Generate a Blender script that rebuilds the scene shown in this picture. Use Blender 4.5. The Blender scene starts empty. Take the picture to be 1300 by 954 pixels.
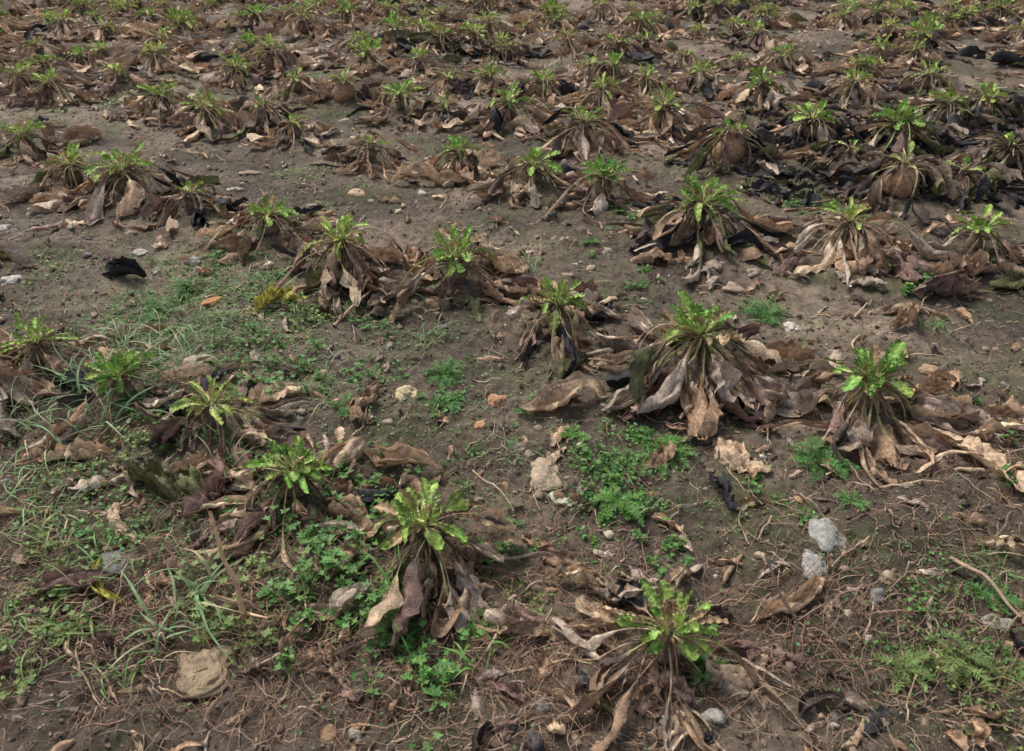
import bpy, math, time
import numpy as np
rng=np.random.default_rng(7)
H=1.2; TH=math.radians(33.8); F=1011.1
# ------------------------------------------------------------------ noise
def _h(i,j,k):
    i=i.astype(np.int64);j=j.astype(np.int64);k=k.astype(np.int64)
    n=(i*374761393+j*668265263+k*1274126177)&0xffffffff
    n=((n^(n>>13))*1103515245)&0xffffffff
    n=((n^(n>>15))*2246822519)&0xffffffff
    n=n^(n>>13)
    return (n&0xffffff)/float(0x7fffff)-1.0
def vn(x,y,z=0.0):
    x=np.asarray(x,float);y=np.asarray(y,float);z=np.zeros_like(x)+z
    i=np.floor(x);j=np.floor(y);k=np.floor(z)
    a=x-i;b=y-j;c=z-k
    a=a*a*(3-2*a);b=b*b*(3-2*b);c=c*c*(3-2*c)
    def L(p,q,t): return p+(q-p)*t
    r=[]
    for dk in (0,1):
        r.append(L(L(_h(i,j,k+dk),_h(i+1,j,k+dk),a),L(_h(i,j+1,k+dk),_h(i+1,j+1,k+dk),a),b))
    return L(r[0],r[1],c)
def vn2(x,y,s=0):
    x=np.asarray(x,float);y=np.asarray(y,float)
    i=np.floor(x);j=np.floor(y);a=x-i;b=y-j
    a=a*a*(3-2*a);b=b*b*(3-2*b);k=np.zeros_like(i)+s
    p=_h(i,j,k);q=_h(i+1,j,k);r=_h(i,j+1,k);t=_h(i+1,j+1,k)
    return (p+(q-p)*a)*(1-b)+(r+(t-r)*a)*b
def gh0(x,y):
    return 0.03*vn2(x*.8+3,y*.8,1)+0.014*vn2(x*2.7,y*2.7,2)
def ray(u,v,z):
    x=(u-650)/F;y=(477-v)/F
    d=(x,math.cos(TH)+y*math.sin(TH),-math.sin(TH)+y*math.cos(TH))
    t=(z-H)/d[2]
    return x*t,d[1]*t
def place(u,v,up=0.0):
    z=up
    for _ in range(4):
        X,Y=ray(u,v,z); z=float(gh0(X,Y))+up
    return X,Y
def pxm(v): return (v+200)*math.cos(TH)/H

# ------------------------------------------------------------------ plant survey
# u,v of crown, scale, green amount, dead count, darkness, bulb showing, yellowness, dead bias azimuth (deg or None)
NEAR=[
(890,424,1.15,1.3,36,.15,0,.3,-90),(1105,485,1.0,1.3,24,.05,0,.08,-45),(540,670,.88,1.3,22,.12,0,.5,-70),
(372,594,.85,1.3,20,.12,0,.35,-110),(268,517,.78,1.0,18,.12,0,.85,None),(150,477,.8,1.25,12,.1,0,.3,None),
(45,435,.8,1.0,16,.15,0,.6,None),(850,805,.78,1.0,18,.08,0,.3,-140),(705,384,.92,1.1,22,.35,0,.6,None),
(578,327,1.05,1.2,20,.2,0,.4,None),(432,305,1.1,1.0,28,.2,0,.65,-60),(340,272,.95,1.0,18,.2,0,.35,None),
(893,256,1.2,1.4,32,.6,0,.35,-90),(767,226,.95,1.3,14,.25,0,.05,None),(677,208,1.0,.9,24,.3,0,.35,None),
(582,194,.9,.9,18,.25,0,.4,None),(468,185,.9,.25,22,.3,0,.6,None),(155,218,1.15,1.0,28,.3,0,.65,None),
(88,208,1.0,.9,20,.2,0,.6,None),(28,170,1.05,.8,22,.2,0,.6,None),(240,244,.9,.3,18,.5,0,.6,None),
(1078,280,1.1,.6,32,.1,0,.5,-90),(1245,292,.85,1.3,12,.2,0,.3,-90),(1148,214,1.2,.25,28,.6,1,.8,None),
(928,174,1.2,.3,28,.8,1,.5,None),(1138,158,1.2,1.3,28,.7,0,.15,None),(1032,153,1.15,.9,26,.75,0,.5,None),
(1285,184,1.2,.3,30,.95,0,.5,None),(842,135,1.25,.6,28,.15,0,.6,None),(742,155,1.15,.6,26,.35,0,.5,None),
(645,131,1.1,1.0,24,.2,0,.4,None),(510,120,1.0,1.1,18,.2,0,.3,None),(435,106,1.0,.6,16,.1,1,.7,None),
(372,156,.9,.4,18,.3,0,.6,None),(332,136,1.0,.3,22,.5,0,.6,None),(262,136,1.1,.9,22,.2,0,.6,None),
(568,98,.9,.4,18,.2,0,.6,None),(622,95,1.0,.8,20,.2,0,.6,None),(565,134,.8,.4,14,.2,0,.6,None),
(300,86,1.0,.9,22,.2,0,.6,None),(690,103,1.0,.7,20,.25,0,.6,None),(765,113,1.1,.8,22,.3,0,.6,None),
(820,97,1.0,.6,20,.25,0,.6,None),(970,105,1.1,.9,24,.25,0,.4,None),(1085,105,1.1,.7,24,.4,0,.6,None),
(1205,130,1.15,.8,24,.8,0,.5,None),(1255,125,1.1,.8,24,.85,0,.5,None),(890,92,1.0,.8,22,.25,0,.6,None),
(205,123,.95,.9,18,.2,0,.5,None),(60,105,.95,.8,20,.2,0,.6,None),(25,95,1.0,.8,20,.2,0,.6,None),
(375,100,.9,.6,20,.25,0,.6,None),(150,90,.9,.6,18,.2,0,.6,None),(1180,95,1.0,.7,22,.4,0,.6,None),
(-70,300,1.0,.8,22,.3,0,.6,None),(1390,330,1.0,1,22,.3,0,.4,None),(-60,470,.9,.9,18,.2,0,.5,None),(1345,560,.8,.6,12,.2,0,.5,None),
(1225,215,1.0,.2,24,.95,0,.5,None),(1080,190,.9,.2,18,.85,0,.5,None),
]
PL=[]
for p in NEAR:
    X,Y=place(p[0],p[1],0.095*p[2]); PL.append((X,Y)+p[2:])
PLA=np.array([(a[0],a[1],a[2]) for a in PL])
# ------------------------------------------------------------------ ground height
def gh(x,y):
    x=np.asarray(x,float);y=np.asarray(y,float)
    r=np.clip(1.6-np.hypot(x,y)/14,0.0,1)
    z=gh0(x,y)
    wx=x+.03*vn2(x*6,y*6,30);wy=y+.03*vn2(x*6,y*6,31)
    z=z+0.013*(np.abs(vn2(wx*8,wy*8,3))-.4)+r*(0.010*(.5-np.abs(vn2(wx*21,wy*21,4)))+0.007*(.5-np.abs(vn2(wx*47,wy*47,5)))+0.004*vn2(x*95,y*95,6))
    for a in PLA:
        d2=(x-a[0])**2+(y-a[1])**2
        z=z+0.018*np.exp(-d2/(0.1*a[2])**2)
    return z
hx0,hy0,hs=-4.5,0.3,0.015
hX=np.arange(hx0,4.5,hs);hY=np.arange(hy0,7.5,hs)
HM=gh(*np.meshgrid(hX,hY,indexing='ij'))
HML=HM.tolist()
def gz(x,y):
    i=int((x-hx0)/hs+.5);j=int((y-hy0)/hs+.5)
    i=min(max(i,0),len(hX)-1);j=min(max(j,0),len(hY)-1)
    return HML[i][j]
def gza(x,y):
    i=np.clip(((x-hx0)/hs+.5).astype(int),0,len(hX)-1);j=np.clip(((y-hy0)/hs+.5).astype(int),0,len(hY)-1)
    return HM[i,j]
# ------------------------------------------------------------------ mesh utils
class MB:
    def __init__(s): s.V=[];s.Q=[];s.T=[];s.C=[];s.n=0
    def add(s,V,Q=None,T=None,C=None):
        V=np.asarray(V,float).reshape(-1,3)
        if Q is not None and len(Q): s.Q.append(np.asarray(Q)+s.n)
        if T is not None and len(T): s.T.append(np.asarray(T)+s.n)
        C=np.broadcast_to(np.asarray(C,float),(len(V),3)) if C is not None else np.ones((len(V),3))
        s.V.append(V);s.C.append(C);s.n+=len(V)
def mkmesh(name,mb,mat,smooth=True):
    V=np.concatenate(mb.V);C=np.concatenate(mb.C)
    Q=np.concatenate(mb.Q) if mb.Q else np.zeros((0,4),int)
    T=np.concatenate(mb.T) if mb.T else np.zeros((0,3),int)
    me=bpy.data.meshes.new(name)
    me.vertices.add(len(V));me.vertices.foreach_set("co",V.astype(np.float32).ravel())
    nl=Q.size+T.size
    me.loops.add(nl);me.loops.foreach_set("vertex_index",np.concatenate([Q.ravel(),T.ravel()]).astype(np.int32))
    me.polygons.add(len(Q)+len(T))
    st=np.concatenate([np.arange(len(Q))*4,Q.size+np.arange(len(T))*3]).astype(np.int32)
    me.polygons.foreach_set("loop_start",st)
    me.polygons.foreach_set("use_smooth",np.full(len(Q)+len(T),smooth))
    at=me.color_attributes.new("Col",'FLOAT_COLOR','POINT')
    at.data.foreach_set("color",np.concatenate([np.clip(C,0,1),np.ones((len(C),1))],1).astype(np.float32).ravel())
    me.update(calc_edges=True);me.validate()
    me.materials.append(mat)
    return me
def mkobj(name,mb,mat,loc=(0,0,0),smooth=True):
    me=mkmesh(name,mb,mat,smooth) if isinstance(mb,MB) else mb
    o=bpy.data.objects.new(name,me);o.location=loc
    bpy.context.scene.collection.objects.link(o);return o
def gridq(n,m):
    i=np.arange(n-1)[:,None]*m+np.arange(m-1)[None]
    i=i.ravel();return np.stack([i,i+1,i+m+1,i+m],1)
GQ={}
def gq(n,m):
    if (n,m) not in GQ: GQ[(n,m)]=gridq(n,m)
    return GQ[(n,m)]
# ------------------------------------------------------------------ materials
def newmat(name):
    m=bpy.data.materials.new(name);m.use_nodes=True;nt=m.node_tree;nt.nodes.clear();return m,nt
def N(nt,t,**k):
    n=nt.nodes.new(t)
    for a,b in k.items(): setattr(n,a,b)
    return n
def leafmat(name,scale,rough,trans,lo,hi,bump,spec=.3):
    m,nt=newmat(name);L=nt.links.new
    at=N(nt,'ShaderNodeVertexColor',layer_name="Col")
    tc=N(nt,'ShaderNodeTexCoord')
    n1=N(nt,'ShaderNodeTexNoise');n1.inputs['Scale'].default_value=scale;n1.inputs['Detail'].default_value=4;n1.inputs['Roughness'].default_value=.7
    L(tc.outputs['Object'],n1.inputs['Vector'])
    mr=N(nt,'ShaderNodeMapRange');mr.inputs[1].default_value=.3;mr.inputs[2].default_value=.7;mr.inputs[3].default_value=lo;mr.inputs[4].default_value=hi
    L(n1.outputs['Fac'],mr.inputs[0])
    sc=N(nt,'ShaderNodeVectorMath',operation='SCALE');L(at.outputs['Color'],sc.inputs[0]);L(mr.outputs[0],sc.inputs['Scale'])
    b=N(nt,'ShaderNodeBsdfPrincipled');b.inputs['Roughness'].default_value=rough;b.inputs['Specular IOR Level'].default_value=spec
    L(sc.outputs[0],b.inputs['Base Color'])
    if bump>0:
        n2=N(nt,'ShaderNodeTexNoise');n2.inputs['Scale'].default_value=scale*3.2;n2.inputs['Detail'].default_value=3;L(tc.outputs['Object'],n2.inputs['Vector'])
        bp=N(nt,'ShaderNodeBump');bp.inputs['Strength'].default_value=bump;bp.inputs['Distance'].default_value=.004;L(n2.outputs['Fac'],bp.inputs['Height']);L(bp.outputs[0],b.inputs['Normal'])
    o=N(nt,'ShaderNodeOutputMaterial')
    if trans>0:
        t=N(nt,'ShaderNodeBsdfTranslucent');L(sc.outputs[0],t.inputs['Color'])
        mx=N(nt,'ShaderNodeMixShader');mx.inputs[0].default_value=trans;L(b.outputs[0],mx.inputs[1]);L(t.outputs[0],mx.inputs[2]);L(mx.outputs[0],o.inputs[0])
    else: L(b.outputs[0],o.inputs[0])
    return m
M_leaf=leafmat("beet_leaf",75,.66,.15,.45,1.6,.9,.35)
M_green=leafmat("weed_leaf",60,.5,.25,.7,1.35,0,.3)
M_stone=leafmat("stone",80,.8,0,.5,1.35,.6,.3)
M_soil=leafmat("soil_crumb",160,.95,0,.55,1.4,0,.1)
M_fib=leafmat("root_fibre",80,.8,0,.6,1.4,.0,.2)
# ground material
M_g,nt=newmat("field_soil");L=nt.links.new
tc=N(nt,'ShaderNodeTexCoord')
def noise(s,d=6,r=.6,dist=0):
    n=N(nt,'ShaderNodeTexNoise');n.inputs['Scale'].default_value=s;n.inputs['Detail'].default_value=d;n.inputs['Roughness'].default_value=r;n.inputs['Distortion'].default_value=dist
    L(tc.outputs['Object'],n.inputs['Vector']);return n
def ramp(src,els):
    r=N(nt,'ShaderNodeValToRGB');e=r.color_ramp.elements
    e[0].position,e[0].color=els[0][0],(*els[0][1],1);e[1].position,e[1].color=els[1][0],(*els[1][1],1)
    for p,c in els[2:]:
        q=e.new(p);q.color=(*c,1)
    L(src,r.inputs[0]);return r
def mix(f,a,b,bt='MIX'):
    m=N(nt,'ShaderNodeMix',data_type='RGBA',blend_type=bt)
    if isinstance(f,float): m.inputs[0].default_value=f
    else: L(f,m.inputs[0])
    L(a,m.inputs[6]);L(b,m.inputs[7]);return m.outputs[2]
a=ramp(noise(1.5,5,.62).outputs[0],[(.38,(.072,.054,.040)),(.64,(.29,.225,.165)),(.5,(.145,.110,.081))])
b=ramp(noise(38,6,.72).outputs[0],[(.3,(.2,.2,.2)),(.7,(.9,.9,.9))])
c1=mix(.8,a.outputs[0],b.outputs[0],'OVERLAY')
sp=ramp(noise(230,2,.6).outputs[0],[(.62,(0,0,0)),(.70,(1,1,1))])
tan=N(nt,'ShaderNodeRGB');tan.outputs[0].default_value=(.38,.30,.21,1)
spm=N(nt,'ShaderNodeMath',operation='MULTIPLY');spm.inputs[1].default_value=.6;L(sp.outputs[0],spm.inputs[0])
c2=mix(spm.outputs[0],c1,tan.outputs[0])
ms=ramp(noise(2.6,7,.75,.4).outputs[0],[(.49,(0,0,0)),(.63,(1,1,1))])
msm=N(nt,'ShaderNodeMath',operation='MULTIPLY');msm.inputs[1].default_value=.5;L(ms.outputs[0],msm.inputs[0])
gr=N(nt,'ShaderNodeRGB');gr.outputs[0].default_value=(.095,.125,.040,1)
c3=mix(msm.outputs[0],c2,gr.outputs[0])
bs=N(nt,'ShaderNodeBsdfPrincipled');L(c3,bs.inputs['Base Color'])
rr=ramp(noise(3.1,3).outputs[0],[(.35,(.62,)*3),(.6,(.95,)*3)]);L(rr.outputs[0],bs.inputs['Roughness']);bs.inputs['Specular IOR Level'].default_value=.3
b1=N(nt,'ShaderNodeBump');b1.inputs['Strength'].default_value=1;b1.inputs['Distance'].default_value=.010;L(noise(90,6,.78).outputs[0],b1.inputs['Height'])
L(b1.outputs[0],bs.inputs['Normal'])
o=N(nt,'ShaderNodeOutputMaterial');L(bs.outputs[0],o.inputs[0])
# ------------------------------------------------------------------ ground mesh
ys=[-60,-30,-15,-8,-4,-2,-1,-.4,0,.2,.35,.45];y=.52
while y<14: ys.append(y);y+=.0040*math.hypot(y,1.2)+.0005
while y<900: ys.append(y);y*=1.06
xs=[0];x=0
while x<1.3: x+=.007;xs.append(x)
while x<9: x+=.007+(x-1.3)*.011;xs.append(x)
while x<900: x*=1.15;xs.append(x)
xs=np.array(xs);xs=np.concatenate([-xs[:0:-1],xs]);ys=np.array(ys)
GY,GX=np.meshgrid(ys,xs,indexing='ij')
GZ=gh(GX,GY)
mb=MB();mb.add(np.stack([GX,GY,GZ],-1).reshape(-1,3),Q=gridq(len(ys),len(xs)))
mkobj("ground",mb,M_g)
# ------------------------------------------------------------------ leaves
def path(base,az,L_,n,e0,e1,bend,drift,ground,rg,lift=.006,wig=.25):
    """integrate a drooping midrib that comes to rest on the ground"""
    st=L_/(n-1);P=[list(base)];x,y,z=base;hit=False
    ph=rg.uniform(0,6.28);w2=rg.uniform(3,7)
    for i in range(1,n):
        t=i/(n-1);k=min(1,t/bend);k=k*k*(3-2*k)
        e=e0+(e1-e0)*k; a=az+drift*t+wig*math.sin(ph+w2*t)*t
        if hit: e=0.3*math.sin(ph+9*t)
        x+=st*math.cos(e)*math.cos(a);y+=st*math.cos(e)*math.sin(a);z+=st*math.sin(e)
        g=ground(x,y)+lift
        if hit: z=max(g,min(z,g+.02))
        elif z<g: z=g;hit=True
        P.append([x,y,z])
    return np.array(P)
def ribbon(mb,P,w,curl,m,twist,rg,amp,col,fq=3.0,cvar=.25,ruf=0,edge=None,pleat=0,vein=0):
    n=len(P);Tn=np.gradient(P,axis=0);Tn/=np.linalg.norm(Tn,axis=1,keepdims=True)+1e-9
    hz=np.stack([-Tn[:,1],Tn[:,0],np.zeros(n)],1);ln=np.linalg.norm(hz,axis=1,keepdims=True)
    mid=hz[n//2]/(ln[n//2]+1e-9);S=np.where(ln>.15,hz/(ln+1e-9),mid)
    S=S/(np.linalg.norm(S,axis=1,keepdims=True)+1e-9)
    Nn=np.cross(Tn,S)
    ct=np.cos(twist)[:,None];sn=np.sin(twist)[:,None]
    S,Nn=S*ct+Nn*sn,Nn*ct-S*sn
    c=np.linspace(-1,1,m)[None];k=curl[:,None]+1e-3
    W=w[:,None];t=np.linspace(0,1,n)[:,None];sd=rg.uniform(0,900)
    Le=t*fq*2.2+0*c
    nz=vn(Le+sd,c*fq*.8+0*t,sd)
    nz2=vn(Le*2.3+sd,c*fq*1.9+0*t,sd+9)
    wl=W*(1+.32*vn(Le*2.2+sd,np.sign(c)*3+0*t,sd+31)*np.abs(c)*(1 if amp>.2 else .35))
    lat=wl*np.sin(k*c)/k;nor=wl*(1-np.cos(k*c))/k+W*amp*(nz+.5*nz2)+ruf*W*np.sin(Le*7+np.sign(c)*1.3)*c*c
    if pleat: nor=nor+pleat*W*np.where(np.arange(m)%2==0,1,-1)[None]*(.5+nz)
    al=W*amp*.3*vn(Le*1.6+sd,c*fq+0*t,sd+55)
    V=P[:,None]+S[:,None]*lat[...,None]+Nn[:,None]*nor[...,None]+Tn[:,None]*al[...,None]
    cc=np.asarray(col,float)
    if cc.ndim==1: cc=np.broadcast_to(cc,(n,3))
    sh=1+cvar*(nz2[...,None]+.6*nz[...,None])
    C=cc[:,None]*sh
    if edge is not None:
        ef=(np.abs(c)**2.0)[...,None]*.75
        C=C*(1-ef)+np.asarray(edge)*sh*ef
    if vein: C=C*(1+vein*np.exp(-(c/.18)**2))[...,None]
    mb.add(V.reshape(-1,3),Q=gq(n,m),C=C.reshape(-1,3))
    return V
TAN=(.58,.42,.28);BRN=(.38,.245,.155);PUR=(.25,.155,.125);DRK=(.085,.062,.052);BLK=(.028,.026,.030);OLV=(.14,.14,.06);YEL=(.55,.50,.11)
GRY=(.46,.36,.28)
def deadcol(dark,rg):
    r=rg.random()
    if r<dark*.8: c=np.array([BLK,DRK,DRK,OLV,BLK][rg.integers(5)])
    else: c=np.array([TAN,BRN,BRN,PUR,GRY,TAN,BRN,GRY][rg.integers(8)])
    return c*rg.uniform(.6,1.2)
def beet(mb,ox,oy,oz,sc,green,nd,dark,bulb,yel,bias,ground,rg,n=18,m=7):
    """crown, collapsed dead leaves hanging around it, fresh green rosette"""
    cz=(.080 if not bulb else .10)*sc+oz
    nu,nv=14,9
    th=np.linspace(0,2*np.pi,nu+1);ph=np.linspace(.0,2.3,nv)
    A,B=np.meshgrid(ph,th,indexing='ij')
    R=(.060 if bulb else .036)*sc*(1+.12*vn(np.cos(B)*2+ox*9,np.sin(B)*2,A*2));zc=oz+(.03 if bulb else .025)*sc
    V=np.stack([ox+R*np.sin(A)*np.cos(B),oy+R*np.sin(A)*np.sin(B),zc+R*1.15*np.cos(A)],-1)
    bc=np.array((.52,.31,.18) if bulb else (.26,.18,.12))
    C=bc*(1+.4*vn(V[...,2]*90,B*3,1))[...,None]*(.45+.55*np.clip((A-.5)/.8,0,1))[...,None]
    mb.add(V.reshape(-1,3),Q=gq(nv,nu+1)[:,::-1],C=C.reshape(-1,3))
    for i in range(nd):
        az=2*math.pi*(i/nd)*1.0+rg.normal(0,.5)
        if bias is not None and rg.random()<.3: az=math.radians(bias)+rg.normal(0,.55)
        if bulb and math.cos(az+math.pi/2)>.75 and rg.random()<.8: az+=math.pi*rg.uniform(.5,1.5)
        Ln=rg.uniform(.15,.33)*sc;r0=.014*sc
        if rg.random()<.12: Ln*=1.25
        e0=math.radians(rg.uniform(-15,45));e1=math.radians(rg.uniform(-78,-20))
        P=path((ox+r0*math.cos(az),oy+r0*math.sin(az),cz-rg.uniform(0,.035)*sc),az,Ln,n,e0,e1,rg.uniform(.3,.65),rg.normal(0,.6),ground,rg,lift=.004+.004*rg.random()+.014*sc*rg.random(),wig=.5)
        t=np.linspace(0,1,n);tp=rg.uniform(.28,.54);Wb=rg.uniform(.014,.044)*sc
        if rg.random()<.33: Wb*=.3
        pw=rg.uniform(.0025,.0050)*sc
        q=np.clip((t-tp)/(1-tp),0,1)
        w=pw*(1.5-.7*np.clip(t/tp,0,1))+Wb*np.sin(np.pi*np.clip(q*.93,0,1))**.75*(q>0)
        curl=np.where(q>0,rg.uniform(.8,3.0)*(1-.35*q),1.9)*(1 if rg.random()<.6 else -1)
        tw=rg.normal(0,1.2)*np.clip(q*1.6,0,1)+rg.normal(0,.4)*t
        col=deadcol(dark,rg);pc=np.array([TAN,GRY,BRN][rg.integers(3)])*rg.uniform(.6,1.1)*(1-.6*(rg.random()<dark))
        if rg.random()<.2*green: pc=np.array((.44,.42,.19))
        kk=np.clip(q*5,0,1)[:,None];cols=pc[None]*(1-kk)+col[None]*kk
        ribbon(mb,P,w,curl,m,tw,rg,.5,cols,fq=rg.uniform(1.8,4.0),cvar=.45,ruf=.15,pleat=rg.uniform(.08,.24),vein=.5)
    for i in range(16):
        az=rg.uniform(0,6.28);Ln=rg.uniform(.03,.085)*sc
        P=path((ox+.014*sc*math.cos(az),oy+.014*sc*math.sin(az),cz-.01*sc),az,Ln,7,math.radians(rg.uniform(10,75)),math.radians(rg.uniform(-40,50)),1,0,ground,rg)
        ribbon(mb,P,np.linspace(.0045,.0022,7)*sc,np.full(7,1.5),3,np.zeros(7),rg,.1,np.array([TAN,BRN,DRK][rg.integers(3)]))
    ng=int(round(27*green*(.75+.25*rg.random())))
    for i in range(ng):
        f=i/max(1,ng-1);az=i*2.399+rg.normal(0,.4)
        Ln=(rg.uniform(.055,.13)*(1.1-.45*f))*sc*(.6+.4*min(1,green))
        e0=math.radians(12+60*f+rg.normal(0,11));e1=e0-math.radians(rg.uniform(0,60)*(1.3-f))
        P=path((ox+.012*sc*math.cos(az),oy+.012*sc*math.sin(az),cz),az,Ln,n,e0,e1,1.0,rg.normal(0,.45),ground,rg)
        t=np.linspace(0,1,n);tp=rg.uniform(.25,.5);q=np.clip((t-tp)/(1-tp),0,1)
        Wb=rg.uniform(.007,.0175)*sc*(1.25-.65*yel)
        w=.0038*sc*(1.3-.5*np.clip(t/tp,0,1))+Wb*np.sin(np.pi*np.clip(q*.88+.02,0,1))**.7*(q>0)
        w=w*(1+.06*np.sin(t*rg.uniform(34,50))*(q>0))
        w[-1]=.001
        y2=np.clip(yel+rg.normal(0,.25),0,1)
        g=np.array((.19,.38,.075))*(1-y2)+np.array((.43,.50,.13))*y2
        g=g*rg.uniform(.65,1.3)
        if rg.random()<.12: g=np.array((.42,.29,.17))
        pc=np.array((.66,.70,.32))*rg.uniform(.7,1.1)
        k=np.clip(q*2.5,0,1)[:,None];cols=pc*(1-k)+g*k
        ribbon(mb,P,w,np.full(n,rg.uniform(.5,1.7)),m,rg.normal(0,.5)*t,rg,.2,cols,fq=3,cvar=.3,ruf=.32,edge=g*.75,vein=.5)
for X,Y,sc,green,nd,dark,bulb,yel,bias in PL:
    g=gz(X,Y);d=math.hypot(Y,1.2)
    n,m=(26,9) if d<2.6 else ((20,7) if d<4 else (14,5))
    mb=MB();rg=np.random.default_rng(int(abs(X*1000)+abs(Y)*7777))
    beet(mb,0,0,0,sc,green,int(nd*1.5),dark,bulb,yel,bias,lambda x,y:gz(x+X,y+Y)-g,rg,n,m)
    mkobj("wilted_beet_plant",mb,M_leaf,(X,Y,g))
lib=[]
for k in range(16):
    mb=MB();rg=np.random.default_rng(500+k)
    beet(mb,0,0,0,1.0,rg.uniform(.35,1.05),32,rg.uniform(.05,.3) if k<13 else .75,0,rg.uniform(.4,.9),None,lambda x,y:0.0,rg,12,5)
    lib.append(mkmesh("wilted_beet_plant",mb,M_leaf))
for r in range(-20,60):
    for s in range(-40,60):
        x=s*.36+rng.normal(0,.12);y=4.9+r*.49-.55*x+rng.normal(0,.12)
        if y<3.2 or y>13.5 or abs(x)>1.0+y*.8: continue
        if np.min(np.hypot(PLA[:,0]-x,(PLA[:,1]-y)))<.3: continue
        vv=477-F*math.tan(TH-math.atan2(H-.12,y)); uu=650+x*(vv+200)*math.cos(TH)/H
        if vv>78 and -100<uu<1400: continue
        if rng.random()<.07: continue
        me=lib[rng.integers(16 if x>1.5 else 14)]
        ob=mkobj("wilted_beet_plant",me,None,(x,y,float(gh(np.array([x]),np.array([y]))[0])-.004))
        s_=rng.uniform(.7,1.3);ob.scale=(s_,s_,s_*rng.uniform(.9,1.25));ob.rotation_euler=(rng.normal(0,.06),rng.normal(0,.06),rng.uniform(0,6.28))
# ------------------------------------------------------------------ stones
def ico(sub):
    import bmesh
    bm=bmesh.new();bmesh.ops.create_icosphere(bm,subdivisions=sub,radius=1)
    V=np.array([v.co[:] for v in bm.verts]);T=np.array([[v.index for v in f.verts] for f in bm.faces]);bm.free();return V,T
I0=ico(1);I2=ico(2);I3=ico(4)
def scatter_lumps(mb,tmpl,X,Y,Z,S,C,rg,flat=.6,rough=.28):
    V,T=tmpl;N_=len(X);nv=len(V)
    ang=rg.uniform(0,6.28,N_);ca,sa=np.cos(ang)[:,None],np.sin(ang)[:,None]
    sx=rg.uniform(.75,1.35,(N_,1));sy=rg.uniform(.55,1.0,(N_,1));sz=flat*rg.uniform(.6,1.2,(N_,1))
    sd=rg.uniform(0,999,N_)[:,None]
    r=1+rough*vn(V[None,:,0]*1.5+sd,V[None,:,1]*1.5+sd*.7,V[None,:,2]*1.5+sd*1.3)+rough*.35*vn(V[None,:,0]*3.7+sd,V[None,:,1]*3.7,V[None,:,2]*3.7+sd)
    x=V[None,:,0]*r*sx;y=V[None,:,1]*r*sy;z=V[None,:,2]*r*sz
    P=np.stack([X[:,None]+S[:,None]*(x*ca-y*sa),Y[:,None]+S[:,None]*(x*sa+y*ca),Z[:,None]+S[:,None]*z],-1)
    TT=(T[None]+np.arange(N_)[:,None,None]*nv).reshape(-1,3)
    CC=np.repeat(C[:,None],nv,1).reshape(-1,3)
    mb.add(P.reshape(-1,3),T=TT,C=CC)
PAL=np.array([(.46,.35,.24),(.38,.29,.20),(.33,.27,.21),(.27,.25,.22),(.48,.30,.16),(.54,.46,.34),(.38,.24,.14),(.20,.18,.17),(.60,.54,.45),(.46,.36,.24)])
def samp(n,rg,y0=.6,y1=9):
    Y=np.exp(rg.uniform(math.log(y0+.6),math.log(y1+.6),n))-.6
    X=rg.uniform(-1,1,n)*(.78*Y+.75);return X,Y
def hgt(X,Y):
    return np.where((np.abs(X)<4.4)&(Y<7.4),gza(X,Y),gh(X,Y))
rg=np.random.default_rng(11)
X,Y=samp(13000,rg);S=np.minimum(.0016*np.exp(rg.exponential(.52,len(X))),.013)*(1+Y*.14)
keep=vn2(X*1.7,Y*1.7,77)+.7*vn2(X*5,Y*5,78)+rg.uniform(-.6,.6,len(X))>-.1
X,Y,S=X[keep],Y[keep],S[keep]
C=PAL[rg.integers(0,len(PAL),len(X))]*rg.uniform(.5,1.1,(len(X),1))
mb=MB();scatter_lumps(mb,I2,X,Y,hgt(X,Y)+S*.0,S,C,rg,.55,.6);mkobj("pebbles",mb,M_stone)
X,Y=samp(52000,rg);S=np.minimum(.0017*np.exp(rg.exponential(.38,len(X))),.009)*(1+Y*.13)
C=np.array((.165,.125,.093))*rg.uniform(.5,1.6,(len(X),1))
mb=MB();scatter_lumps(mb,I0,X,Y,hgt(X,Y)+S*.0,S,C,rg,.75,.75);mkobj("soil_clods",mb,M_soil,smooth=False)
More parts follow.
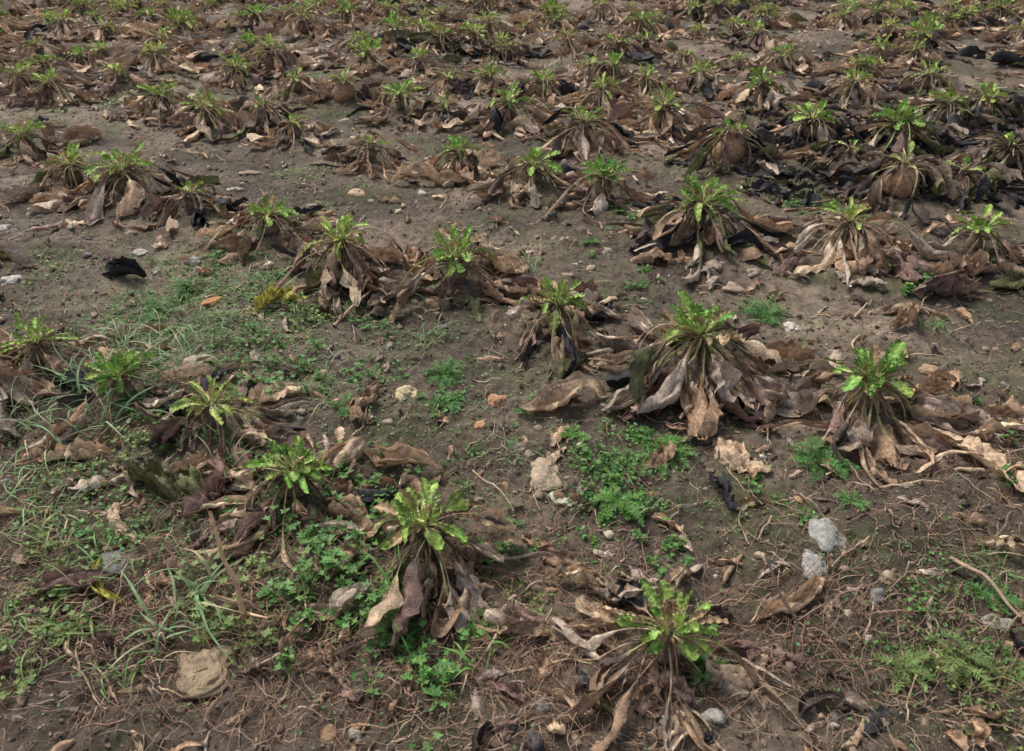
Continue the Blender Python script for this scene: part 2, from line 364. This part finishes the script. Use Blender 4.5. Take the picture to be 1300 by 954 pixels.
STN=[(690,601,30,(.48,.37,.26),.5),(630,511,18,(.50,.27,.16),.5),(1048,683,26,(.34,.33,.30),.5),(1032,720,23,(.40,.39,.35),.5),(1265,792,27,(.38,.34,.28),.6),
(712,634,18,(.58,.56,.42),.4),(742,632,11,(.5,.5,.38),.4),(516,502,17,(.6,.5,.3),.5),(270,386,12,(.50,.25,.1),.5),(452,248,13,(.58,.40,.26),.6),(610,541,11,(.5,.28,.16),.6),
(1006,416,12,(.65,.58,.5),.7),(262,850,44,(.36,.27,.17),.2),(152,716,26,(.22,.205,.19),.25),(246,335,13,(.45,.42,.37),.6),(1112,756,14,(.26,.25,.24),.6),(15,358,14,(.58,.53,.46),.6),
(4,290,12,(.6,.55,.49),.6),(376,468,15,(.24,.23,.21),.4),(1183,476,17,(.38,.26,.16),.8),(300,242,10,(.57,.51,.44),.6),(320,222,13,(.38,.3,.22),.5),(545,205,9,(.5,.4,.3),.6),(955,348,16,(.36,.29,.22),.5),
(930,368,18,(.4,.31,.23),.5),(1125,735,13,(.42,.35,.24),.6),(560,250,12,(.42,.33,.24),.4),(178,322,9,(.47,.43,.37),.6),(480,765,10,(.26,.22,.18),.6),(420,700,9,(.36,.29,.22),.6),(690,690,8,(.44,.27,.16),.6),
(1085,750,10,(.3,.29,.28),.6),(1215,480,12,(.36,.28,.2),.7),(1060,770,9,(.3,.24,.18),.6),(905,340,12,(.38,.31,.23),.5),(770,320,10,(.46,.37,.28),.6),(120,400,9,(.36,.29,.22),.6),(200,345,8,(.5,.44,.34),.6),
(1270,560,11,(.36,.31,.26),.6),(495,440,8,(.36,.29,.24),.6),(660,570,10,(.26,.21,.17),.6),(205,70,12,(.57,.51,.44),.6),(50,125,13,(.52,.47,.43),.6),(590,640,8,(.26,.21,.17),.5),(1150,620,9,(.36,.29,.22),.6)]
for u,v,r,c,fl in STN:
    X,Y=place(u,v);S=r/pxm(v)*.82;mb=MB();rs=np.random.default_rng(u+v)
    scatter_lumps(mb,I3,np.array([0.]),np.array([0.]),np.array([S*fl*.02]),np.array([S]),np.array([c])*.95,rs,fl,.42)
    mkobj("stone",mb,M_stone,(X,Y,gz(X,Y)))
# ------------------------------------------------------------------ leaf litter, fibres
mb=MB();rg=np.random.default_rng(21)
def litter(X,Y,L_,W,col,az,n=12,m=7,lift=.004,e0=.3,amp=.55,hg=None):
    hg=hg or gz
    P=path((X,Y,hg(X,Y)+.006),az,L_,n,e0,-.7,.8,rg.normal(0,.7),hg,rg,lift=lift)
    t=np.linspace(0,1,n);w=W*np.sin(np.pi*(t*.94+.03))**.6+.001
    ribbon(mb,P,w,np.full(n,rg.uniform(.6,2.7)*rg.choice([-1,1])),m,rg.normal(0,.8)*t,rg,amp,col,fq=rg.uniform(1.8,4),cvar=.45,ruf=.2,pleat=.18,vein=.3)
X,Y=samp(1300,rg,.7,7)
for x,y in zip(X,Y):
    if abs(x)>4.3: continue
    k=1+.06*y;litter(x,y,rg.uniform(.02,.085)*k,rg.uniform(.004,.018)*k,deadcol(.15,rg),rg.uniform(0,6.28),10,5)
for i in range(2400):
    y=rg.uniform(4.0,10.5);x=rg.uniform(-1,1)*(.7*y+.7)
    z=float(gh0(x,y))+.004
    litter(x,y,rg.uniform(.06,.19),rg.uniform(.007,.026),deadcol(.1,rg),rg.uniform(0,6.28),8,4,hg=lambda a,b:z)
for i in range(300):   # blackened rotten leaves at the far right
    u=rg.uniform(930,1330);v=rg.uniform(135,255)
    x,y=place(u,v);litter(x,y,rg.uniform(.07,.2),rg.uniform(.012,.035),np.array([BLK,DRK,BLK,OLV][rg.integers(4)])*rg.uniform(.7,1.2),rg.uniform(0,6.28),12,6,lift=.01)
BIG=[(560,600,180,110,20,TAN),(500,620,200,80,18,BRN),(770,505,190,110,20,TAN),(700,490,60,70,20,OLV),(230,640,150,110,26,OLV),(150,640,-80,90,18,TAN),(310,610,-110,90,22,PUR),(240,600,-70,80,20,OLV),
(140,580,180,70,18,TAN),(690,740,0,90,20,TAN),(760,730,170,80,18,BRN),(900,610,-80,60,14,BLK),(820,600,20,60,14,BRN),(960,790,10,110,22,TAN),(930,820,-20,80,18,PUR),(760,820,165,110,22,PUR),(700,810,170,80,16,BRN),
(1100,400,20,80,14,TAN),(1235,370,200,80,30,PUR),(1250,350,200,70,26,BRN),(185,355,170,70,20,BLK),(325,400,60,60,14,YEL),(335,385,30,50,12,YEL),(155,768,170,90,14,YEL),(345,380,20,50,10,GRY),
(610,410,100,60,16,OLV),(1000,500,-120,70,20,TAN),(1030,460,200,70,20,BRN),(1190,560,-60,110,16,TAN),(1210,600,-30,90,10,TAN),(385,690,-80,70,18,PUR),(420,740,60,60,14,BRN),(40,760,20,90,18,PUR),
(360,830,60,60,14,TAN),(20,590,30,80,18,BRN),(500,235,10,90,14,TAN),(800,335,20,80,14,BRN),(745,255,90,70,16,PUR),(1230,690,-30,60,12,TAN),(1090,340,0,70,16,PUR),(450,530,60,60,16,BRN),(900,370,60,60,14,GRY),
(910,560,-80,80,22,TAN),(1170,540,-50,80,22,TAN),(1195,520,-60,90,20,GRY),(1030,500,-100,60,18,TAN),(780,400,200,60,22,BRN),(870,480,-100,60,24,PUR),(160,610,200,60,16,GRY),(600,760,-70,90,18,GRY),(590,740,-60,80,14,TAN),
(1130,420,10,70,16,BRN),(980,350,30,60,18,PUR),(430,385,-80,50,14,GRY),(260,270,0,60,16,BRN),(1060,350,-60,60,16,GRY)]
for u,v,az,l,w,c in BIG:
    X,Y=place(u,v);s=pxm(v);litter(X,Y,l/s*1.1,w/s*.9,np.array(c)*rg.uniform(.75,1.05),math.radians(az),24,11,lift=.010,e0=.5,amp=.6)
mkobj("leaf_litter",mb,M_leaf)
def tubes(mb,P,R,C,k=3):
    Nn,n,_=P.shape;Tn=np.gradient(P,axis=1);Tn/=np.linalg.norm(Tn,axis=2,keepdims=True)+1e-9
    A=np.cross(Tn,np.array([.13,.21,.97]));A/=np.linalg.norm(A,axis=2,keepdims=True)+1e-9;B=np.cross(Tn,A)
    th=np.arange(k+1)*2*np.pi/k
    V=P[:,:,None]+R[:,:,None,None]*(A[:,:,None]*np.cos(th)[None,None,:,None]+B[:,:,None]*np.sin(th)[None,None,:,None])
    q=gq(n,k+1);Q=(q[None]+np.arange(Nn)[:,None,None]*n*(k+1)).reshape(-1,4)
    mb.add(V.reshape(-1,3),Q=Q,C=np.repeat(C,n*(k+1),0))
def fibres(mb,X,Y,L_,R,C,rg,n=10,hh=.012,wig=.5):
    N_=len(X);a=rg.uniform(0,6.28,(N_,1))+np.cumsum(rg.normal(0,wig,(N_,n)),1)
    st=(L_/n)[:,None]
    x=X[:,None]+np.cumsum(np.cos(a)*st,1);y=Y[:,None]+np.cumsum(np.sin(a)*st,1)
    t=np.linspace(0,1,n)[None];z=hgt(x,y)+R[:,None]+hh*rg.random((N_,1))*np.abs(np.sin(t*np.pi*rg.uniform(.5,2.2,(N_,1))+rg.uniform(0,3,(N_,1))))
    tubes(mb,np.stack([x,y,z],-1),R[:,None]*np.linspace(1,.5,n)[None],C)
rg=np.random.default_rng(31);mb=MB()
def zone(u,v,ru,rv,n):
    uu=rg.normal(u,ru,n);vv=np.clip(rg.normal(v,rv,n),60,1000)
    x=(uu-650)/F;yy=(477-vv)/F;dz=-math.sin(TH)+yy*math.cos(TH);t=-H/dz
    return x*t,(math.cos(TH)+yy*math.sin(TH))*t
for u,v,ru,rv,n in [(60,560,120,70,700),(100,760,160,70,800),(650,850,300,60,1300),(420,780,150,70,600),(1150,800,130,70,500),(700,700,120,50,300),(1180,640,100,60,250)]:
    X,Y=zone(u,v,ru,rv,n);fibres(mb,X,Y,rg.uniform(.03,.16,n),rg.uniform(.0004,.0010,n),np.array((.27,.17,.12))*rg.uniform(.35,1.7,(n,1)),rg,hh=.025,wig=.35)
X,Y=samp(4200,rg,.7,7);n=len(X);fibres(mb,X,Y,rg.uniform(.02,.11,n),rg.uniform(.0005,.0014,n)*(1+.1*Y),np.array((.36,.27,.19))*rg.uniform(.35,1.5,(n,1)),rg,wig=.3)
mkobj("root_debris",mb,M_fib)
mb=MB();X,Y=samp(850,rg,.7,7);n=len(X);fibres(mb,X,Y,rg.uniform(.05,.18,n),rg.uniform(.0012,.0028,n),np.array((.48,.35,.23))*rg.uniform(.4,1.3,(n,1)),rg,wig=.12,hh=.02)
mkobj("stalk_litter",mb,M_leaf)
def stick(pts,r0,r1,col,subs=(),name="dead_stalk"):
    mb=MB()
    def one(p,r0,r1):
        p=np.array(p,float);tt=np.linspace(0,len(p)-1,24);q=np.stack([np.interp(tt,range(len(p)),p[:,k]) for k in range(3)],1)
        q+=.0025*np.stack([vn(tt*1.7,tt*0,k) for k in (3,4,5)],1)
        tubes(mb,q[None],np.linspace(r0,r1,24)[None]*(1+.15*vn(tt*9,tt*0,1))[None],np.array([col]),6)
    one(pts,r0,r1)
    for s in subs: one(s,r1*.9,r1*.4)
    return mkobj(name,mb,M_fib)
X,Y=place(312,785);g=gz(X,Y)
stick([(X,Y,g-.01),(X+.006,Y-.01,g+.10),(X-.004,Y-.01,g+.19),(X-.010,Y,g+.27)],.0055,.0032,(.72,.50,.30),[[(X,Y-.005,g+.05),(X-.03,Y-.02,g+.09)],[(X,Y,g+.02),(X+.05,Y-.02,g+.03)]])
X,Y=place(1010,830);g=gz(X,Y)
stick([(X,Y,g-.01),(X-.01,Y+.01,g+.07),(X-.05,Y+.03,g+.14),(X-.075,Y+.05,g+.19)],.0034,.0022,(.34,.24,.19),[[(X-.01,Y+.01,g+.07),(X+.02,Y,g+.13),(X+.025,Y,g+.18)],[(X-.04,Y+.03,g+.12),(X-.06,Y+.0,g+.15)]],"dead_weed_stem")
X,Y=place(1205,715);X2,Y2=place(1292,790)
stick([(X,Y,gz(X,Y)+.01),((X+X2)/2,(Y+Y2)/2+.02,gz(X,Y)+.02),(X2,Y2,gz(X2,Y2)+.008)],.0045,.003,(.36,.26,.18))
X,Y=place(425,418);X2,Y2=place(490,362)
stick([(X,Y,gz(X,Y)+.006),((X+X2)/2,(Y+Y2)/2,gz(X,Y)+.02),(X2,Y2,gz(X2,Y2)+.02)],.005,.004,(.42,.29,.18))
# ------------------------------------------------------------------ weeds
def lobed(mb,X,Y,Z,S,C,rg,lob=5,depth=.5):
    k=20;th=np.arange(k)*2*np.pi/k;N_=len(X)
    rr=1-depth*(np.abs(np.sin(lob*th/2))**1.2);rr[0]*=.35
    base=np.concatenate([[[0,0,-.08]],np.stack([rr*np.cos(th),rr*np.sin(th),.10*np.cos(lob*th)],1)])
    a=rg.uniform(0,6.28,N_);ti=np.abs(rg.normal(0,.45,N_));tz=rg.uniform(0,6.28,N_)
    ca,sa=np.cos(a),np.sin(a);x=base[None,:,0]*ca[:,None]-base[None,:,1]*sa[:,None];y=base[None,:,0]*sa[:,None]+base[None,:,1]*ca[:,None];z=base[None,:,2]+0*x
    ax,ay=np.cos(tz)[:,None],np.sin(tz)[:,None];d=x*ax+y*ay;ct,st=np.cos(ti)[:,None],np.sin(ti)[:,None]
    x2=x+ax*(d*(ct-1)+z*st);y2=y+ay*(d*(ct-1)+z*st);z2=z*ct-d*st
    P=np.stack([X[:,None]+S[:,None]*x2,Y[:,None]+S[:,None]*y2,Z[:,None]+S[:,None]*z2],-1)
    T=np.array([[0,1+i,1+(i+1)%k] for i in range(k)])
    TT=(T[None]+np.arange(N_)[:,None,None]*(k+1)).reshape(-1,3)
    sh=np.concatenate([[1.25],np.full(k,.95)])
    mb.add(P.reshape(-1,3),T=TT,C=(C[:,None]*sh[None,:,None]).reshape(-1,3))
def leafpatch(name,u,v,ru,n,size,hmax,col,seed,lob=5,depth=.5):
    rg=np.random.default_rng(seed);X0,Y0=place(u,v);R=ru/pxm(v);mb=MB()
    nc=max(3,n//12);cx=rg.normal(0,R*.6,nc);cy=rg.normal(0,R*.6/.75,nc)
    ci=rg.integers(0,nc,n);a=rg.uniform(0,6.28,n);d=rg.random(n)**.7*R*.32
    X=cx[ci]+d*np.cos(a);Y=cy[ci]+d*np.sin(a)
    gb=gza(X+X0,Y+Y0);Z=gb+.003+hmax*rg.random(n)**1.3
    S=size*rg.uniform(.4,1.15,n)
    C=np.array(col)*rg.uniform(.6,1.35,(n,1))*np.array([1,1,1])+np.array((.05,.03,0))*(rg.random((n,1))<.15)
    lobed(mb,X,Y,Z,S,C,rg,lob,depth)
    t=np.linspace(0,1,6)[None];bx=cx[ci];by=cy[ci];bz=gza(bx+X0,by+Y0)
    P=np.stack([bx[:,None]*(1-t)+X[:,None]*t,by[:,None]*(1-t)+Y[:,None]*t,bz[:,None]*(1-t)+Z[:,None]*t+.008*np.sin(t*np.pi)],-1)
    tubes(mb,P,np.full((n,6),size*.05),C*np.array((1.3,1.0,1.1)))
    return mkobj(name,mb,M_green,(X0,Y0,0))
GC=(.11,.25,.065);GD=(.085,.19,.055);GB=(.15,.32,.07);GL=(.20,.29,.09)
LP=[("chickweed_patch",770,578,55,420,.0060,.02,GC,3,.3),("chickweed_patch",790,600,40,260,.0065,.02,GC,3,.3),("chickweed_patch",400,400,40,260,.0065,.015,GL,2,.3),
("chickweed_patch",230,385,70,560,.006,.015,GC,2,.3),("chickweed_patch",565,520,25,110,.006,.012,GC,3,.3),("cranesbill_patch",350,480,50,280,.010,.035,GC,5,.55),
("cranesbill_patch",425,715,60,260,.012,.05,GC,5,.55),("cranesbill_patch",510,780,50,220,.012,.045,GC,5,.55),("cranesbill_patch",470,640,50,160,.011,.04,GC,5,.55),("cranesbill_patch",545,845,60,220,.012,.03,GC,5,.55),
("clover_patch",1170,372,22,46,.015,.03,GC,3,.2),("clover_patch",1108,343,20,40,.014,.03,GC,3,.2),("clover_patch",1140,355,25,34,.012,.02,GC,3,.2),
("chickweed_patch",825,362,25,110,.007,.015,GC,3,.3),("chickweed_patch",795,275,30,120,.009,.015,GC,3,.3),("chickweed_patch",1005,255,35,160,.009,.015,GC,3,.3),("chickweed_patch",300,325,35,150,.008,.02,GC,3,.3),
("chickweed_patch",845,700,30,110,.008,.02,GC,4,.4),("chickweed_patch",735,435,15,40,.008,.015,GC,3,.3),("cranesbill_patch",300,760,60,200,.010,.03,GL,5,.5),("cranesbill_patch",590,700,30,60,.011,.02,GC,5,.5),
("chickweed_patch",130,600,60,240,.007,.02,GL,3,.3),("chickweed_patch",60,790,60,240,.008,.02,GL,3,.3),("chickweed_patch",455,480,30,120,.007,.02,GC,3,.3),("cranesbill_patch",420,600,30,90,.010,.02,GC,5,.5),
("chickweed_patch",660,520,25,50,.006,.01,GC,3,.3),("chickweed_patch",1235,530,30,90,.008,.015,GC,3,.3),("chickweed_patch",1290,620,20,50,.010,.02,GC,3,.3),("chickweed_patch",200,500,50,280,.007,.02,GC,3,.3),
("chickweed_patch",650,770,60,130,.006,.01,GL,3,.3),("chickweed_patch",1230,850,70,320,.004,.015,GL,3,.3),("chickweed_patch",910,840,50,90,.009,.02,GC,4,.4),("chickweed_patch",480,405,30,90,.007,.012,GC,3,.3),
("chickweed_patch",130,130,50,130,.010,.02,GL,3,.3),("chickweed_patch",330,150,60,110,.010,.02,GC,3,.3),("chickweed_patch",750,315,20,45,.009,.015,GB,3,.3),("chickweed_patch",860,505,25,70,.007,.015,GC,3,.3),("cranesbill_patch",330,620,45,110,.010,.03,GC,5,.5),
("cranesbill_patch",250,540,50,140,.009,.03,GC,5,.5),("chickweed_patch",600,600,50,90,.005,.01,GC,3,.3),("chickweed_patch",1000,640,40,70,.006,.01,GC,3,.3),("chickweed_patch",1180,770,60,120,.005,.015,GC,3,.3),("chickweed_patch",60,350,50,130,.007,.01,GL,3,.3),("chickweed_patch",400,230,60,130,.008,.01,GL,3,.3),("chickweed_patch",850,300,30,70,.007,.01,GC,3,.3),
("chickweed_patch",310,440,60,360,.0065,.02,GC,3,.3),("chickweed_patch",150,660,60,220,.007,.02,GC,3,.3),("cranesbill_patch",390,780,50,150,.010,.03,GC,5,.5),("chickweed_patch",370,350,40,150,.006,.012,GC,3,.3),("chickweed_patch",120,430,60,220,.006,.012,GC,3,.3),("chickweed_patch",540,450,50,120,.005,.01,GC,3,.3),("cranesbill_patch",640,700,40,60,.009,.02,GC,5,.5),("chickweed_patch",740,680,50,80,.006,.012,GC,3,.3)]
for i,(nm,u,v,ru,n,s,h,c,lb,dp) in enumerate(LP): leafpatch(nm,u,v,ru,n,s,h,c,900+i,lb,dp)
def mayweed(u,v,rp,nf,col,seed):
    rg=np.random.default_rng(seed);X0,Y0=place(u,v);R=rp/pxm(v);mb=MB()
    n=14;g0=gz(X0,Y0)
    for i in range(nf):
        az=rg.uniform(0,6.28);L_=R*rg.uniform(.55,1.15);e0=rg.uniform(.3,1.2)
        ox,oy=rg.normal(0,R*.12,2)
        P=path((ox,oy,gz(X0+ox,Y0+oy)-g0),az,L_,n,e0,-.3,1,rg.normal(0,.5),lambda x,y:gz(x+X0,y+Y0)-g0,rg,lift=.004)
        c=np.array(col)*rg.uniform(.7,1.3)
        tubes(mb,P[None],np.full((1,n),.0007)*1.3,np.array([c*1.1]))
        T=np.gradient(P,axis=0);T/=np.linalg.norm(T,axis=1,keepdims=True)
        Sd=np.cross(T,[0,0,1]);Sd/=np.linalg.norm(Sd,axis=1,keepdims=True)+1e-9
        tt=np.repeat(np.arange(2,n),4);sg=np.tile([1,-1,1,-1],n-2);K=len(tt)
        l=L_*.26*np.sin(np.pi*(tt/n)*.9+.2)*rg.uniform(.6,1.2,K)
        b=P[tt]+T[tt]*rg.uniform(-.5,.5,(K,1))*L_/n;dr=Sd[tt]*sg[:,None]+T[tt]*rg.uniform(.3,1.1,(K,1))+rg.normal(0,.25,(K,3))+[0,0,.25]
        dr/=np.linalg.norm(dr,axis=1,keepdims=True);e=b+dr*l[:,None]
        wv=T[tt]*.0011
        mid=(b+e)/2+[0,0,.001]
        V=np.stack([b-wv*.6,b+wv*.6,mid+wv,mid-wv,e],1)
        q=np.array([[0,1,2,3]]);t3=np.array([[3,2,4]])
        mb.add(V.reshape(-1,3),Q=(q[None]+np.arange(K)[:,None,None]*5).reshape(-1,4),T=(t3[None]+np.arange(K)[:,None,None]*5).reshape(-1,3),C=c)
    mkobj("mayweed_plant",mb,M_green,(X0,Y0,g0))
for i,a in enumerate([(848,578,36,34,GB),(785,648,38,30,GB),(1040,592,48,34,GC),(562,480,30,26,GC),(568,512,24,24,GC),(970,402,30,24,GC),(820,560,26,18,GB),(505,790,30,16,GL),(1220,845,45,24,GL),(1262,760,35,20,GC),(760,632,22,14,GC),(240,372,30,16,GC),(620,790,20,12,GC),(395,105,20,12,GC),(1080,640,22,12,GC),(730,556,20,14,GB),(1150,850,40,20,GL),(1290,860,30,16,GL),(190,400,30,16,GC),(440,520,25,14,GC)]): mayweed(*a,seed=300+i)
def grass(u,v,rp,nb,lp,col,seed,wmm=1.6,lean=None):
    rg=np.random.default_rng(seed);X0,Y0=place(u,v);s=pxm(v);R=rp/s;L0=lp/s;mb=MB();g0=gz(X0,Y0)
    for i in range(nb):
        ox,oy=rg.normal(0,R*.45,2);az=rg.uniform(0,6.28) if lean is None else math.radians(lean)+rg.normal(0,.6)
        P=path((ox,oy,gz(X0+ox,Y0+oy)-g0),az,L0*rg.uniform(.4,1.1),11,rg.uniform(.4,1.45),rg.uniform(-.9,.3),1,rg.normal(0,.4),lambda x,y:gz(x+X0,y+Y0)-g0,rg,lift=.004)
        t=np.linspace(0,1,11);c=np.array(col)*rg.uniform(.6,1.35)
        if rg.random()<.18: c=np.array((.52,.45,.28))
        ribbon(mb,P,wmm*.001*rg.uniform(.7,1.3)*(1-t**2.2)*1.0+.0002,np.full(11,.8),3,rg.normal(0,.5)*t,rg,.0,c,cvar=.1)
    mkobj("grass_tuft",mb,M_green,(X0,Y0,g0))
GG=(.24,.36,.17);G2=(.16,.28,.09)
for i,a in enumerate([(190,455,60,70,80,GG,1),(130,490,50,45,80,GG,2),(100,560,60,32,100,GG,3,2.2),(60,650,50,50,60,G2,4),(30,800,50,36,60,G2,5),(250,760,30,18,110,GG,6,3.2),(205,800,30,12,90,GG,7,3.0),(672,345,8,9,55,GG,8,1.8,80),
 (970,395,25,40,40,G2,9),(330,360,40,50,40,G2,10),(215,400,60,80,45,G2,11),(160,440,30,45,70,GG,12),(230,470,50,45,80,GG,13,1.3),(540,430,25,24,40,GG,14,1.1),(660,580,25,20,40,GG,15,1.0),(100,800,40,24,80,GL,16,2.4),
 (470,760,20,10,100,GB,17,2.6,10),(690,795,40,30,40,G2,18,1.1),(600,840,40,20,60,GB,19,2.2),(380,395,30,40,36,G2,20),(1190,420,25,24,40,G2,21),(880,470,20,14,30,G2,22),(400,500,40,40,50,G2,23,1.1),(285,300,30,40,30,G2,24),
 (60,700,60,36,60,GL,25),(820,290,14,12,20,G2,26),(560,390,20,20,30,G2,27),(300,590,30,30,60,G2,28),(1260,720,30,36,60,G2,29,1.0),(130,720,60,34,70,G2,30,1.6),(270,430,40,50,50,GG,31,1.1),(40,520,50,36,70,GG,32,1.6),(10,620,50,26,80,GG,33,1.8),(170,850,50,30,60,G2,34,1.4),(450,390,30,30,36,G2,35,1.1),
 (110,500,30,10,110,GG,36,3.0),(150,540,30,10,100,GG,37,3.0),(520,770,20,8,110,GB,38,3.0,170),(600,520,90,30,30,G2,39,1.0),(800,560,80,30,30,G2,40,1.0),(950,650,90,24,30,G2,41,1.0),(400,470,80,40,40,G2,42,1.1)]):
    u,v,rp,nb,lp,c,sd=a[:7];grass(u,v,rp,nb,lp,c,sd,*(a[7:]))
rg=np.random.default_rng(77);mb=MB()
for u,v,ru,rv,n in [(240,400,130,45,3000),(120,600,120,100,2000),(450,450,200,60,1500),(780,600,80,50,500),(330,700,160,90,1500),(650,600,400,150,1300),(300,250,250,80,1300),(1200,800,80,60,700),(900,330,300,60,1000)]:
    X,Y=zone(u,v,ru,rv,n);lobed(mb,X,Y,hgt(X,Y)+.003+.004*rg.random(n),rg.uniform(.0018,.0052,n),np.array(GC)*rg.uniform(.6,1.5,(n,1)),rg,2,.5)
mkobj("weed_seedlings",mb,M_green)
# ------------------------------------------------------------------ light, camera
sc=bpy.context.scene
w=bpy.data.worlds.new("World");sc.world=w;w.use_nodes=True;nt=w.node_tree
bg=nt.nodes['Background'];sky=nt.nodes.new('ShaderNodeTexSky');sky.sky_type='NISHITA';sky.sun_disc=False
EL,AZ=52,-40   # azimuth clockwise from +Y
sky.sun_elevation=math.radians(EL);sky.sun_rotation=math.radians(AZ);sky.dust_density=3
hs_=nt.nodes.new('ShaderNodeHueSaturation');hs_.inputs['Saturation'].default_value=.55   # thin cloud greys the blue
nt.links.new(sky.outputs[0],hs_.inputs['Color']);nt.links.new(hs_.outputs[0],bg.inputs[0]);bg.inputs[1].default_value=.15
ld=bpy.data.lights.new("sun",'SUN');ld.energy=2.9;ld.angle=math.radians(25);ld.color=(1,.955,.88)
lo=bpy.data.objects.new("sun",ld);sc.collection.objects.link(lo)
lo.rotation_euler=(math.radians(90-EL),0,math.radians(180-AZ)) 
cd=bpy.data.cameras.new("camera");co=bpy.data.objects.new("camera",cd);sc.collection.objects.link(co)
co.location=(0,0,H);co.rotation_euler=(math.pi/2-TH,0,0);cd.lens=28.0;cd.sensor_width=36;cd.clip_end=2000;cd.clip_start=.05
cd.dof.use_dof=True;cd.dof.focus_distance=2.3;cd.dof.aperture_fstop=8
sc.camera=co
sc.view_settings.view_transform='Standard';sc.view_settings.look='None';sc.view_settings.exposure=0
